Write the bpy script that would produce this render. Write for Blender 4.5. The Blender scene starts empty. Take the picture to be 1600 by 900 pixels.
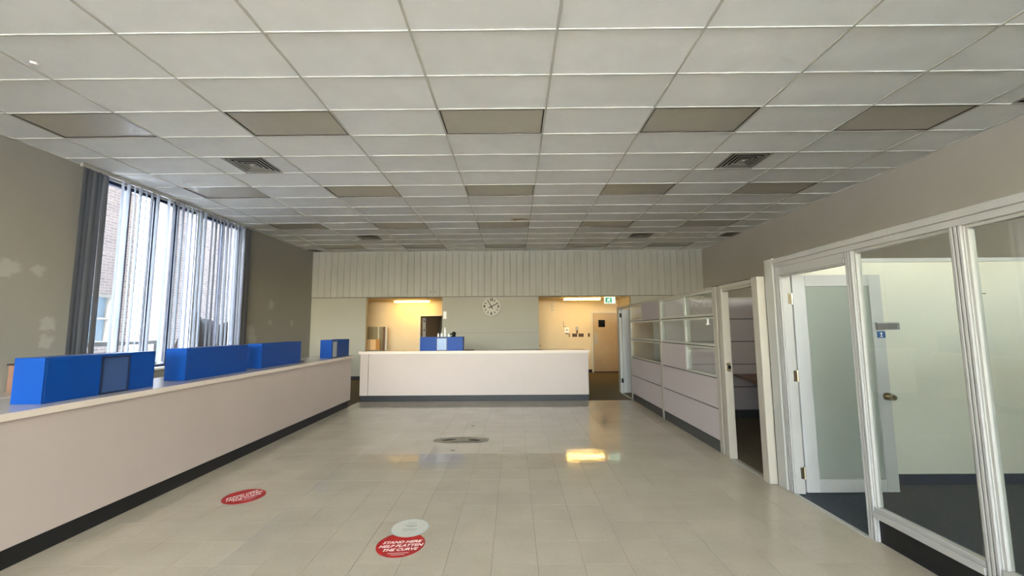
import bpy, bmesh, math, random
from mathutils import Vector, Matrix
random.seed(7)
S = bpy.context.scene
C = S.collection
PI = math.pi

# ------------------------------------------------------------------ camera
FPX, PITCH, YAW, ROLL, EYE = 639.45, 0.09876, -0.00448, -0.00692, 1.55
def cam_axes():
    cy, sy = math.cos(YAW), math.sin(YAW)
    F = Vector((sy*math.cos(PITCH), cy*math.cos(PITCH), math.sin(PITCH)))
    R = Vector((cy, -sy, 0)); U = R.cross(F)
    c, s = math.cos(ROLL), math.sin(ROLL)
    return c*R+s*U, -s*R+c*U, F
RT, UP, FW = cam_axes()
cd = bpy.data.cameras.new('camera'); cam = bpy.data.objects.new('camera', cd); C.objects.link(cam)
cd.sensor_width = 36; cd.lens = FPX/1600*36; cd.clip_start = .05; cd.clip_end = 300
m = Matrix((RT, UP, -FW)).transposed().to_4x4(); m.translation = (0, 0, EYE); cam.matrix_world = m
S.camera = cam
def floor_px(u, v, z=0.0):
    d = (u-800)/FPX*RT-(v-450)/FPX*UP+FW
    t = (z-EYE)/d.z
    return (t*d.x, t*d.y)

# ------------------------------------------------------------------ world, sun, exposure
w = bpy.data.worlds.new('sky'); S.world = w; w.use_nodes = True
nt = w.node_tree; bg = nt.nodes['Background']
sky = nt.nodes.new('ShaderNodeTexSky'); sky.sky_type = 'NISHITA'; sky.sun_disc = False
sky.sun_elevation = math.radians(48); sky.sun_rotation = math.radians(148); sky.dust_density = 2.5; sky.air_density = 1.0
hs = nt.nodes.new('ShaderNodeHueSaturation'); hs.inputs['Saturation'].default_value = .7      # hazy bright day
nt.links.new(sky.outputs[0], hs.inputs['Color']); nt.links.new(hs.outputs[0], bg.inputs[0]); bg.inputs[1].default_value = 4.3
sd = bpy.data.lights.new('sun', 'SUN'); sd.energy = 190; sd.angle = math.radians(.6); sd.color = (.9, .95, 1)
so = bpy.data.objects.new('sun', sd); C.objects.link(so)
so.rotation_euler = Vector((-.35, .55, -.76)).to_track_quat('-Z', 'Y').to_euler()
def portal(name, loc, rot, sx, sy):
    d = bpy.data.lights.new(name, 'AREA'); d.shape = 'RECTANGLE'; d.size = sx; d.size_y = sy
    d.cycles.is_portal = True
    o = bpy.data.objects.new(name, d); C.objects.link(o); o.location = loc; o.rotation_euler = rot
portal('street_window_portal', (-.2, -9.2, 2.95), (PI/2, 0, 0), 12.2, 1.9)
portal('side_window_portal', (-6.75, 7.75, 2.45), (0, -PI/2, 0), 3.1, 3.6)
S.view_settings.view_transform = 'Standard'; S.view_settings.look = 'None'
S.view_settings.gamma = 1; S.view_settings.use_curve_mapping = False
S.view_settings.exposure = 1.2
S.cycles.max_bounces = 12; S.cycles.diffuse_bounces = 7; S.cycles.transparent_max_bounces = 24
S.cycles.sample_clamp_indirect = 6

# ------------------------------------------------------------------ helpers
def lin(c):
    f = lambda v: v/12.92 if v <= .04045 else ((v+.055)/1.055)**2.4
    if isinstance(c, str):
        c = [int(c[i:i+2], 16)/255 for i in (0, 2, 4)]
    return tuple(f(v) for v in c)+(1,)
def newmat(name):
    m = bpy.data.materials.new(name); m.use_nodes = True
    return m, m.node_tree, m.node_tree.nodes['Principled BSDF']
def mat(name, col, rough=.5, spec=.5, var=0, vscale=6, bump=0, bscale=120, metal=0, tile=None, tvar=0, detail=4, stretch=None, coat=0):
    """plain coloured surface with fine tonal noise, fine relief, and optional tone per tile of the world grid"""
    m, t, b = newmat(name)
    N = t.nodes.new; Lk = t.links.new
    b.inputs['Roughness'].default_value = rough; b.inputs['Specular IOR Level'].default_value = spec
    b.inputs['Metallic'].default_value = metal; b.inputs['Coat Weight'].default_value = coat
    col = lin(col); b.inputs['Base Color'].default_value = col
    geo = N('ShaderNodeNewGeometry'); pos = geo.outputs['Position']
    if stretch:
        mp = N('ShaderNodeMapping'); mp.inputs['Scale'].default_value = stretch; Lk(pos, mp.inputs[0]); pos = mp.outputs[0]
    cur = None
    if var:
        n = N('ShaderNodeTexNoise'); n.inputs['Scale'].default_value = vscale; n.inputs['Detail'].default_value = detail
        Lk(pos, n.inputs['Vector'])
        r = N('ShaderNodeMapRange'); r.inputs[1].default_value = .3; r.inputs[2].default_value = .7
        r.inputs[3].default_value = 1-var; r.inputs[4].default_value = 1+var; Lk(n.outputs[0], r.inputs[0]); cur = r.outputs[0]
    if tile:
        sx, sy, ox, oy = tile
        sub = N('ShaderNodeVectorMath'); sub.operation = 'SUBTRACT'; sub.inputs[1].default_value = (ox, oy, 0); Lk(geo.outputs['Position'], sub.inputs[0])
        dv = N('ShaderNodeVectorMath'); dv.operation = 'DIVIDE'; dv.inputs[1].default_value = (sx, sy, 100); Lk(sub.outputs[0], dv.inputs[0])
        fl = N('ShaderNodeVectorMath'); fl.operation = 'FLOOR'; Lk(dv.outputs[0], fl.inputs[0])
        wn = N('ShaderNodeTexWhiteNoise'); Lk(fl.outputs[0], wn.inputs['Vector'])
        r = N('ShaderNodeMapRange'); r.inputs[3].default_value = 1-tvar; r.inputs[4].default_value = 1+tvar; Lk(wn.outputs['Value'], r.inputs[0])
        if cur:
            mu = N('ShaderNodeMath'); mu.operation = 'MULTIPLY'; Lk(cur, mu.inputs[0]); Lk(r.outputs[0], mu.inputs[1]); cur = mu.outputs[0]
        else: cur = r.outputs[0]
    if cur:
        sc = N('ShaderNodeVectorMath'); sc.operation = 'SCALE'; sc.inputs[0].default_value = col[:3]; Lk(cur, sc.inputs['Scale'])
        Lk(sc.outputs[0], b.inputs['Base Color'])
    if bump:
        n = N('ShaderNodeTexNoise'); n.inputs['Scale'].default_value = bscale; n.inputs['Detail'].default_value = 3; Lk(pos, n.inputs['Vector'])
        bp = N('ShaderNodeBump'); bp.inputs['Strength'].default_value = bump; bp.inputs['Distance'].default_value = .004
        Lk(n.outputs[0], bp.inputs['Height']); Lk(bp.outputs[0], b.inputs['Normal'])
    return m
def glassmat(name, tint=(.93, .95, .94), k=1.6, rough=.005):
    m = bpy.data.materials.new(name); m.use_nodes = True; t = m.node_tree; t.nodes.clear()
    o = t.nodes.new('ShaderNodeOutputMaterial'); mx = t.nodes.new('ShaderNodeMixShader')
    tr = t.nodes.new('ShaderNodeBsdfTransparent'); gl = t.nodes.new('ShaderNodeBsdfGlossy'); fr = t.nodes.new('ShaderNodeFresnel')
    mu = t.nodes.new('ShaderNodeMath'); mu.operation = 'MULTIPLY'; mu.use_clamp = True; mu.inputs[1].default_value = k
    tr.inputs[0].default_value = tint+(1,); gl.inputs['Roughness'].default_value = rough; gl.inputs[0].default_value = (1, 1, 1, 1)
    fr.inputs[0].default_value = 1.5
    L = t.links.new; ge = t.nodes.new('ShaderNodeNewGeometry'); inv = t.nodes.new('ShaderNodeMath'); inv.operation = 'SUBTRACT'; inv.inputs[0].default_value = 1
    L(ge.outputs['Backfacing'], inv.inputs[1]); m2 = t.nodes.new('ShaderNodeMath'); m2.operation = 'MULTIPLY'      # the far face of the sheet adds nothing
    L(fr.outputs[0], mu.inputs[0]); L(mu.outputs[0], m2.inputs[0]); L(inv.outputs[0], m2.inputs[1]); L(m2.outputs[0], mx.inputs[0]); L(tr.outputs[0], mx.inputs[1]); L(gl.outputs[0], mx.inputs[2]); L(mx.outputs[0], o.inputs[0])
    return m
def emit(name, col, s):
    m, t, b = newmat(name); b.inputs['Base Color'].default_value = lin(col)
    b.inputs['Emission Color'].default_value = lin(col); b.inputs['Emission Strength'].default_value = s
    return m

TX, TY = 1.2192, .6096            # ceiling tile
GX, GY = .3747, 3.1614            # origin of the ceiling grid
VT, VX, VY = .3048, -.16, 2.87    # vinyl tile and its origin
M = {}
M['ceil'] = mat('mineral_ceiling_tile', 'f3f5f4', .9, .2, .03, 3, .5, 260, tile=(TX, TY, GX, GY), tvar=.045)
M['bar'] = mat('white_grid_bar', 'cfcfca', .5, .4)
M['barl'] = mat('dim_grid_bar', 'c2c2bb', .7, .3)  # same bars, coloured darker because the cross bars catch more light
M['plenum'] = mat('dark_plenum', '2a2824', .9, .1)
M['diffuser'] = mat('aged_acrylic_diffuser', 'bfbbae', .33, .6, .03, 5, .05, 300)
M['fixture'] = mat('fixture_rim', '3c342c', .5, .4)
M['vent'] = mat('vent_grey_paint', '9c9a92', .45, .5)
M['vent_dark'] = mat('vent_throat', '14130f', .8, .1)
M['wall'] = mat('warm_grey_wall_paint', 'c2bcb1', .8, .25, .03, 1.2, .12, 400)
M['wall_cream'] = mat('cream_wall_paint', 'aaa798', .75, .25, .02, 1.5, .1, 400)
M['wall_warm'] = mat('hallway_wall_paint', 'dccbab', .75, .25, .02, 2, .1, 300)
M['office'] = mat('ivory_office_wall', 'd2cfbf', .7, .3, .02, 1.5, .08, 300)
M['plank'] = mat('painted_soffit_plank', 'adaca0', .6, .3, .05, 2.5, .1, 200, stretch=(1, 1, .4), tile=(.2, 50, -6.4, 0), tvar=.03)
M['trimdark'] = mat('black_rubber_base', '08090c', .55, .5, .1, 8)
M['subfloor'] = mat('tile_joint', '3f3a30', .8, .2)
M['carpet'] = mat('brown_grey_carpet', '665e4f', .95, .1, .25, 60, .8, 500)
M['bluecarpet'] = mat('slate_carpet', '444b52', .95, .1, .22, 60, .8, 500)
M['lam'] = mat('beige_laminate', 'ac9f96', .45, .4, .015, 3, .05, 500)
M['top'] = mat('grey_countertop_laminate', 'b9b2ae', .16, .5, .02, 12)
M['edge'] = mat('countertop_edge', 'c9bcad', .4, .4)
M['blue'] = mat('blue_laminate', '02387f', .45, .2, .02, 4)
M['navy'] = mat('navy_frame', '0a1c3f', .35, .5)
M['slate'] = mat('slate_panel', '2c4670', .4, .5)
M['pale'] = mat('pale_panel', '8299bb', .2, .5)
M['greyp'] = mat('grey_panel', '9aa0a8', .35, .5)
M['postm'] = mat('partition_post_enamel', 'a39c8e', .45, .4)
M['fabric'] = mat('mauve_grey_panel', 'b8aeac', .85, .15, .02, 300, .2, 900)
M['fabric_dark'] = mat('mauve_dark_panel', 'a79fa0', .85, .15, .02, 300, .2, 900)
M['frameg'] = mat('grey_pane_frame', 'b4b5a9', .4, .5)
M['seam'] = mat('dark_reveal', '2e2724', .6, .3)
M['kick'] = mat('charcoal_kick', '3a3c3b', .45, .5)
M['alu'] = mat('white_painted_metal', 'a5a39d', .4, .5, .02, 5)
M['alug'] = mat('grey_painted_metal', 'a9a79f', .4, .5)
M['black'] = mat('black_panel', '060607', .35, .4)
M['steel'] = mat('brushed_steel', 'b5a688', .3, .5, metal=1)
M['doorwhite'] = mat('white_door_paint', 'b3b3b0', .45, .45)
M['wooddoor'] = mat('tan_door', 'b59e7d', .5, .4, .05, 3)
M['wood'] = mat('brown_wood', '6b4a34', .45, .4, .15, 8, stretch=(1, 8, 1))
M['red'] = mat('red_vinyl', '960d14', .4, .4, .03, 30)
M['white'] = mat('white_print', 'f2efe8', .5, .4)
M['clearfilm'] = mat('pale_grey_vinyl', 'b6b7ae', .4, .5, .04, 25)
M['greyprint'] = mat('grey_print', '868d8b', .5, .4)
M['card'] = mat('cardboard', 'd6ad7c', .8, .2, .04, 10)
M['board'] = mat('olive_grey_board', '8f8465', .7, .3, .04, 6)
M['brownbox'] = mat('brown_box', '80604f', .7, .3, .05, 10)
M['cover'] = mat('dark_brown_cover', '150d0b', .8, .2, .3, 6)
M['glass'] = glassmat('partition_glass')
M['wglass'] = glassmat('window_glass', (.96, .97, .96), 1.0)
M['darkglass'] = mat('dark_wired_glass', '0b0d0c', .1, .5)
M['green'] = mat('exit_green', '0b7a4a', .4, .5)
M['exitw'] = emit('exit_sign_white', 'dfffe9', .6)
M['exitg'] = emit('exit_sign_green', '0d6b45', .6)
M['lamp'] = emit('warm_lamp_lens', 'ffcf6c', 12)
M['digit'] = mat('clock_black', '0d0c0a', .5, .3)
M['clock'] = mat('clock_face', 'b5b0a0', .5, .4)
M['concrete'] = mat('pale_concrete', 'b8b4aa', .9, .2, .08, .8)
M['render'] = mat('white_render', 'e6e8ea', .9, .2)
M['leaf'] = mat('leaf_green', '4f7f3a', .7, .2, .2, 4)

# slat fabric: thin woven vinyl lets some light through
m_, t_, b_ = newmat('blind_fabric')
b_.inputs['Base Color'].default_value = lin('73777f'); b_.inputs['Roughness'].default_value = .8
tl = t_.nodes.new('ShaderNodeBsdfTranslucent'); tl.inputs[0].default_value = lin('a6a9ae')
mx = t_.nodes.new('ShaderNodeMixShader'); mx.inputs[0].default_value = .045
t_.links.new(b_.outputs[0], mx.inputs[1]); t_.links.new(tl.outputs[0], mx.inputs[2]); t_.links.new(mx.outputs[0], t_.nodes['Material Output'].inputs[0])
M['slat'] = m_
# frosted door glass
m_, t_, b_ = newmat('frosted_glass')
b_.inputs['Base Color'].default_value = lin('b0b7ac'); b_.inputs['Roughness'].default_value = .3
tr = t_.nodes.new('ShaderNodeBsdfTranslucent'); tr.inputs[0].default_value = lin('b4bbb0')
mx = t_.nodes.new('ShaderNodeMixShader'); mx.inputs[0].default_value = .4
t_.links.new(b_.outputs[0], mx.inputs[1]); t_.links.new(tr.outputs[0], mx.inputs[2]); t_.links.new(mx.outputs[0], t_.nodes['Material Output'].inputs[0])
M['frost'] = m_
# waxed vinyl tile
def vinyl():
    m, t, b = newmat('waxed_vinyl_tile'); N = t.nodes.new; L = t.links.new
    geo = N('ShaderNodeNewGeometry')
    sub = N('ShaderNodeVectorMath'); sub.operation = 'SUBTRACT'; sub.inputs[1].default_value = (VX, VY, 0); L(geo.outputs['Position'], sub.inputs[0])
    dv = N('ShaderNodeVectorMath'); dv.operation = 'DIVIDE'; dv.inputs[1].default_value = (VT, VT, 100); L(sub.outputs[0], dv.inputs[0])
    fl = N('ShaderNodeVectorMath'); fl.operation = 'FLOOR'; L(dv.outputs[0], fl.inputs[0])
    wn = N('ShaderNodeTexWhiteNoise'); L(fl.outputs[0], wn.inputs['Vector'])
    n1 = N('ShaderNodeTexNoise'); n1.inputs['Scale'].default_value = 2.2; n1.inputs['Detail'].default_value = 5; L(geo.outputs['Position'], n1.inputs['Vector'])
    n2 = N('ShaderNodeTexNoise'); n2.inputs['Scale'].default_value = 45; n2.inputs['Detail'].default_value = 5; L(geo.outputs['Position'], n2.inputs['Vector'])
    def rng(src, a, bb, lo=.3, hi=.7):
        r = N('ShaderNodeMapRange'); r.inputs[1].default_value = lo; r.inputs[2].default_value = hi; r.inputs[3].default_value = a; r.inputs[4].default_value = bb; L(src, r.inputs[0]); return r.outputs[0]
    def mul(a, c):
        q = N('ShaderNodeMath'); q.operation = 'MULTIPLY'; L(a, q.inputs[0]); L(c, q.inputs[1]); return q.outputs[0]
    f = mul(mul(rng(wn.outputs['Value'], .96, 1.03, 0, 1), rng(n1.outputs[0], .93, 1.05)), rng(n2.outputs[0], .965, 1.03))
    sc = N('ShaderNodeVectorMath'); sc.operation = 'SCALE'; sc.inputs[0].default_value = lin('aaa08f')[:3]; L(f, sc.inputs['Scale']); L(sc.outputs[0], b.inputs['Base Color'])
    n3 = N('ShaderNodeTexNoise'); n3.inputs['Scale'].default_value = 1.3; n3.inputs['Detail'].default_value = 6; L(geo.outputs['Position'], n3.inputs['Vector'])
    L(rng(n3.outputs[0], .035, .12), b.inputs['Roughness'])
    b.inputs['Specular IOR Level'].default_value = .55
    n4 = N('ShaderNodeTexNoise'); n4.inputs['Scale'].default_value = 7; n4.inputs['Detail'].default_value = 2; L(geo.outputs['Position'], n4.inputs['Vector'])
    bp = N('ShaderNodeBump'); bp.inputs['Strength'].default_value = .10; bp.inputs['Distance'].default_value = .006; L(n4.outputs[0], bp.inputs['Height']); L(bp.outputs[0], b.inputs['Normal'])
    return m
M['vinyl'] = vinyl()
# left wall: same paint, coloured darker to offset extra light, with pale filler patches
def patched():
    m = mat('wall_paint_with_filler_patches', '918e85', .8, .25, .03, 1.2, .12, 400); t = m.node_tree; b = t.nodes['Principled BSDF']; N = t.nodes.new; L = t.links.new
    src = b.inputs['Base Color'].links[0].from_socket
    geo = N('ShaderNodeNewGeometry'); nz = N('ShaderNodeTexNoise'); nz.inputs['Scale'].default_value = 9; nz.inputs['Detail'].default_value = 4; L(geo.outputs['Position'], nz.inputs['Vector'])
    ad = N('ShaderNodeVectorMath'); ad.operation = 'MULTIPLY_ADD'; ad.inputs[1].default_value = (0, .22, .22); L(nz.outputs['Color'], ad.inputs[0]); L(geo.outputs['Position'], ad.inputs[2])
    cur = None
    for (y, z, r) in [(5.12, 2.38, .13), (5.42, 2.38, .11), (5.62, 1.65, .11), (5.60, 1.42, .12), (10.75, 2.22, .16), (10.75, 1.75, .09), (11.8, 1.75, .09), (9.95, 1.5, .22), (10.05, 1.35, .18), (5.05, 2.33, .12)]:
        d = N('ShaderNodeVectorMath'); d.operation = 'DISTANCE'; d.inputs[1].default_value = (-6.4, y+.11, z+.11); L(ad.outputs[0], d.inputs[0])
        q = N('ShaderNodeMapRange'); q.inputs[1].default_value = r; q.inputs[2].default_value = r*.55; q.inputs[3].default_value = 0; q.inputs[4].default_value = .6; L(d.outputs['Value'], q.inputs[0])
        if cur is None: cur = q.outputs[0]
        else:
            k = N('ShaderNodeMath'); k.operation = 'MAXIMUM'; L(cur, k.inputs[0]); L(q.outputs[0], k.inputs[1]); cur = k.outputs[0]
    mx = N('ShaderNodeMix'); mx.data_type = 'RGBA'; mx.inputs['B'].default_value = lin('aeaba4'); L(cur, mx.inputs['Factor']); L(src, mx.inputs['A']); L(mx.outputs['Result'], b.inputs['Base Color'])
    return m
M['wall_patched'] = patched()
def brickmat():
    m, t, b = newmat('grey_brick'); N = t.nodes.new; L = t.links.new
    geo = N('ShaderNodeNewGeometry'); sp = N('ShaderNodeSeparateXYZ'); L(geo.outputs['Position'], sp.inputs[0])
    ad = N('ShaderNodeMath'); ad.operation = 'ADD'; L(sp.outputs[0], ad.inputs[0]); L(sp.outputs[1], ad.inputs[1])
    cb = N('ShaderNodeCombineXYZ'); L(ad.outputs[0], cb.inputs[0]); L(sp.outputs[2], cb.inputs[1])
    br = N('ShaderNodeTexBrick'); br.inputs['Scale'].default_value = 1; br.inputs['Brick Width'].default_value = .22; br.inputs['Row Height'].default_value = .075
    br.inputs['Mortar Size'].default_value = .008; br.inputs['Color1'].default_value = lin('76706d'); br.inputs['Color2'].default_value = lin('655f60'); br.inputs['Mortar'].default_value = lin('8a8684')
    L(cb.outputs[0], br.inputs['Vector']); L(br.outputs['Color'], b.inputs['Base Color']); b.inputs['Roughness'].default_value = .9
    bp = N('ShaderNodeBump'); bp.inputs['Distance'].default_value = .01; bp.invert = True; L(br.outputs['Fac'], bp.inputs['Height']); L(bp.outputs[0], b.inputs['Normal'])
    return m
M['brick'] = brickmat()

# ---- geometry
def box(bm, x0, x1, y0, y1, z0, z1, bev=0):
    x0, x1 = sorted((x0, x1)); y0, y1 = sorted((y0, y1)); z0, z1 = sorted((z0, z1))
    vs = [bm.verts.new(p) for p in ((x0, y0, z0), (x1, y0, z0), (x1, y1, z0), (x0, y1, z0), (x0, y0, z1), (x1, y0, z1), (x1, y1, z1), (x0, y1, z1))]
    fs = [bm.faces.new([vs[i] for i in q]) for q in ((3, 2, 1, 0), (4, 5, 6, 7), (0, 1, 5, 4), (1, 2, 6, 5), (2, 3, 7, 6), (3, 0, 4, 7))]
    if bev:
        es = list({e for f in fs for e in f.edges})
        bmesh.ops.bevel(bm, geom=es, offset=bev, segments=1, affect='EDGES')
def prism(bm, pts, axis, a, b):
    """extrude polygon pts (2D) between a and b along axis"""
    def P(p, h):
        return {'x': (h, p[0], p[1]), 'y': (p[0], h, p[1]), 'z': (p[0], p[1], h)}[axis]
    v0 = [bm.verts.new(P(p, a)) for p in pts]; v1 = [bm.verts.new(P(p, b)) for p in pts]
    n = len(pts); bm.faces.new(v0); bm.faces.new(v1[::-1])
    for i in range(n): bm.faces.new((v0[i], v1[i], v1[(i+1) % n], v0[(i+1) % n]))
    bmesh.ops.recalc_face_normals(bm, faces=bm.faces)
def cyl(bm, p0, p1, r0, r1=None, n=16):
    r1 = r0 if r1 is None else r1
    p0, p1 = Vector(p0), Vector(p1); d = (p1-p0).normalized()
    a = d.orthogonal().normalized(); b = d.cross(a)
    c = lambda i: a*math.cos(2*PI*i/n)+b*math.sin(2*PI*i/n)
    v0 = [bm.verts.new(p0+c(i)*r0) for i in range(n)]; v1 = [bm.verts.new(p1+c(i)*r1) for i in range(n)]
    bm.faces.new(v0[::-1]); bm.faces.new(v1)
    for i in range(n): bm.faces.new((v0[i], v0[(i+1) % n], v1[(i+1) % n], v1[i]))
def origin(p):
    o = Vector((0, 0, 0))
    while p is not None: o += p.location; p = p.parent
    return o
def obj(name, bm, m, parent=None, smooth=False, local=False, loc=None):
    me = bpy.data.meshes.new(name)
    if parent is not None and not local:
        bmesh.ops.translate(bm, verts=bm.verts, vec=-origin(parent))
    bm.to_mesh(me); bm.free(); me.materials.append(M[m] if isinstance(m, str) else m)
    if smooth:
        for p in me.polygons: p.use_smooth = True
    o = bpy.data.objects.new(name, me); C.objects.link(o); o.parent = parent
    if loc is not None: o.location = loc
    return o
def bx(name, m, dims, parent=None, bev=0, local=False):
    bm = bmesh.new()
    for d in (dims if isinstance(dims[0], (tuple, list)) else [dims]): box(bm, *d, bev)
    return obj(name, bm, m, parent, local=local)
def thing(name, label, cat, loc=(0, 0, 0), group=None):
    o = bpy.data.objects.new(name, None); C.objects.link(o); o.location = loc; o.empty_display_size = .1
    o['label'] = label; o['category'] = cat
    if group: o['group'] = group
    return o
def tag(o, label, cat, group=None):
    o['label'] = label; o['category'] = cat
    if group: o['group'] = group
    return o
def struct(o, label=None, cat=None):
    o['kind'] = 'structure'
    if label: o['label'] = label; o['category'] = cat
    return o
def dup(root, loc, label, group=None, rotz=0):
    r = root.copy(); C.objects.link(r); r.location = loc; r.rotation_euler = (0, 0, rotz); r['label'] = label
    if group: r['group'] = group
    for ch in list(root.children):
        c = ch.copy(); C.objects.link(c); c.parent = r
        for g in ch.children:
            d = g.copy(); C.objects.link(d); d.parent = c
    return r
def text(name, s, size, m, parent, loc, rot=(0, 0, 0), shear=0, ext=.0008, align='CENTER', bold=0.0, xs=1):
    cu = bpy.data.curves.new('lettering', 'FONT'); cu.body = s; cu.size = size; cu.shear = shear; cu.extrude = ext; cu.offset = bold
    cu.align_x = align; cu.align_y = 'CENTER'; cu.resolution_u = 3
    t = bpy.data.objects.new('lettering', cu); C.objects.link(t)
    me = bpy.data.meshes.new_from_object(t.evaluated_get(bpy.context.evaluated_depsgraph_get()))
    bpy.data.objects.remove(t)
    me.materials.clear(); me.materials.append(M[m])
    me.transform(Matrix.Diagonal((xs, 1, 1, 1)))
    o = bpy.data.objects.new(name, me); C.objects.link(o); o.parent = parent
    o.location = loc if parent is None else Vector(loc)-origin(parent); o.rotation_euler = rot
    return o

# ================================================================== STRUCTURE
XL, XR, YB, ZC = -6.4, 5.98, 12.85, 4.008
YF = -9.0
# ---- floor
fl = struct(bx('floor', 'subfloor', (-6.7, 6.2, YF-.25, 16.7, -.3, -.006)), 'floor slab under vinyl tiles and carpet', 'floor')
VX0, VX1, VY1 = -3.36, 2.63, 9.03
cols = [VX+VT*k for k in range(-20, 20)]; rows = [VY+VT*k for k in range(-40, 30)]
tiles = []
for x in cols:
    for y in rows:
        a, b = max(x, VX0), min(x+VT, VX1); c, d = max(y, YF), min(y+VT, VY1)
        if b-a < .01 or d-c < .01: continue
        cx, cy = (a+b)/2, (c+d)/2
        dv = Vector((cx, cy, -EYE)); dep = dv.dot(FW); u = v = -1
        if dep > .3: u = 800+FPX*dv.dot(RT)/dep; v = 450-FPX*dv.dot(UP)/dep
        vis = dep > .3 and -60 < u < 1660 and v < 940
        tiles.append((0 if vis else 1, cy, a, b, c, d))
tiles.sort()
g = .0009
bmr = bmesh.new(); cache = {}
for i, (nv, _, a, b, c, d) in enumerate(tiles):
    if i < 298 and nv == 0:
        k = (round(b-a, 3), round(d-c, 3))
        if k not in cache:
            bm = bmesh.new(); box(bm, -(b-a)/2+g, (b-a)/2-g, -(d-c)/2+g, (d-c)/2-g, -.006, 0)
            me = bpy.data.meshes.new('floor_tile'); bm.to_mesh(me); bm.free(); me.materials.append(M['vinyl']); cache[k] = me
        o = bpy.data.objects.new('floor_tile', cache[k]); C.objects.link(o); o.parent = fl; o.location = ((a+b)/2, (c+d)/2, 0)
    else: box(bmr, a+g, b-g, c+g, d-g, -.006, 0)
o = obj('floor_tile_field', bmr, 'vinyl', fl); o['kind'] = 'stuff'
bx('carpet', 'carpet', [(-6.4, VX0, YF, 16.6, -.006, .002), (VX0, VX1, VY1, 16.6, -.006, .002), (VX1, XR, 4.25, 16.6, -.006, .002)], fl)
bx('office_carpet', 'bluecarpet', (VX1, XR, YF, 4.25, -.006, .002), fl)
bx('edge_strip', 'seam', (VX0, 2.55, VY1-.015, VY1+.02, 0, .004), fl)
bx('threshold_strip', 'alug', [(2.58, 2.62, 3.2, 3.97, 0, .006), (2.54, 2.58, 4.31, 5.0, 0, .006), (2.54, 2.58, 9.1, 9.95, 0, .006)], fl)

# ---- ceiling
ce = struct(bx('ceiling', 'plenum', (-6.7, 6.2, YF-.25, 13.0, ZC+.03, ZC+.3)), 'suspended ceiling of white rectangular tiles', 'ceiling')
LIGHTS = [(j, r) for r in (-2, 2, 6, 10, 14) for j in (-5, -3, -1, 1, 3)]
VENTS = {(-4, 4): 0, (2, 4): 0, (-4, 12): 0, (2, 12): 0, (4, 12): 1, (4, 1): 1, (-6, 15): 1}
bmh = bmesh.new(); cache = {}
def vent_rect(j, r):
    cx = GX+TX*(j+.5); y0 = GY+TY*r
    x0, x1 = max(cx-.295, XL+.01), min(cx+.295, XR-.01)
    if j == -6: x0, x1 = XL+.01, -6.03
    return x0, x1, y0+.008, min(y0+TY-.008, 12.8)
for j in range(-6, 5):
    for r in range(-20, 16):
        a, b = max(GX+TX*j, XL), min(GX+TX*(j+1), XR); c, d = max(GY+TY*r, YF), min(GY+TY*(r+1), YB)
        if b-a < .03 or d-c < .02: continue
        if (j, r) in LIGHTS: continue
        hg = .004; z0 = ZC+.006
        if (j, r) in VENTS:
            x0, x1, y0, y1 = vent_rect(j, r)
            bm = bmesh.new()
            if x0-a > .03: box(bm, a+hg, x0, c+hg, d-hg, z0, z0+.018)
            if b-x1 > .03: box(bm, x1, b-hg, c+hg, d-hg, z0, z0+.018)
            if len(bm.verts): obj('ceiling_tile', bm, 'ceil', ce)
            else: bm.free()
            continue
        if r >= -1:
            k = (round(b-a, 3), round(d-c, 3))
            if k not in cache:
                bm = bmesh.new(); box(bm, -(b-a)/2+hg, (b-a)/2-hg, -(d-c)/2+hg, (d-c)/2-hg, 0, .018, .003)
                me = bpy.data.meshes.new('ceiling_tile'); bm.to_mesh(me); bm.free(); me.materials.append(M['ceil']); cache[k] = me
            o = bpy.data.objects.new('ceiling_tile', cache[k]); C.objects.link(o); o.parent = ce; o.location = ((a+b)/2, (c+d)/2, z0)
        else: box(bmh, a+hg, b-hg, c+hg, d-hg, z0, z0+.018)
o = obj('ceiling_tile_field', bmh, 'ceil', ce); o['kind'] = 'stuff'
for j in range(-5, 5):
    x = GX+TX*j; bx('grid_bar', 'barl', (x-.011, x+.011, YF, YB, ZC-.004, ZC+.008), ce)
for r in range(-19, 16):
    y = GY+TY*r; bx('cross_bar', 'bar', (XL, XR, y-.008, y+.008, ZC-.003, ZC+.008), ce)
bx('wall_angle', 'bar', [(XL, XL+.022, YF, YB, ZC-.004, ZC+.006), (XR-.022, XR, YF, YB, ZC-.004, ZC+.006), (XL, XR, YB-.022, YB, ZC-.004, ZC+.006)], ce)
# brown water stain as a thin film on one tile
bm = bmesh.new()
for (sx, sy, rr) in ((.05, 9.1, .13), (.2, 9.06, .1), (.32, 9.13, .06)):
    pts = [(sx+rr*(1+.25*math.sin(3*t+sx*9))*math.cos(t), sy+rr*.6*(1+.2*math.cos(4*t))*math.sin(t)) for t in [2*PI*i/18 for i in range(18)]]
    prism(bm, pts, 'z', ZC+.0045, ZC+.0062)
obj('water_stain', bm, mat('water_stain_brown', 'a8977a', .9, .1, .3, 14), ce)

# ---- walls
WT = .25
W0, W1, WS, WH = 5.95, 9.52, .9, 3.96
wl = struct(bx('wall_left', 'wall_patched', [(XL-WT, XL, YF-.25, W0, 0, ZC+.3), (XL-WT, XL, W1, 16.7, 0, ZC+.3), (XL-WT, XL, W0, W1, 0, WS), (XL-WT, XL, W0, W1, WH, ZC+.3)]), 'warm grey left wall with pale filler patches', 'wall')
wr = struct(bx('wall_right', 'wall', (XR, XR+.2, YF-.25, 16.7, 0, ZC+.3)), 'plain warm grey right wall above the partitions', 'wall')
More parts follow.
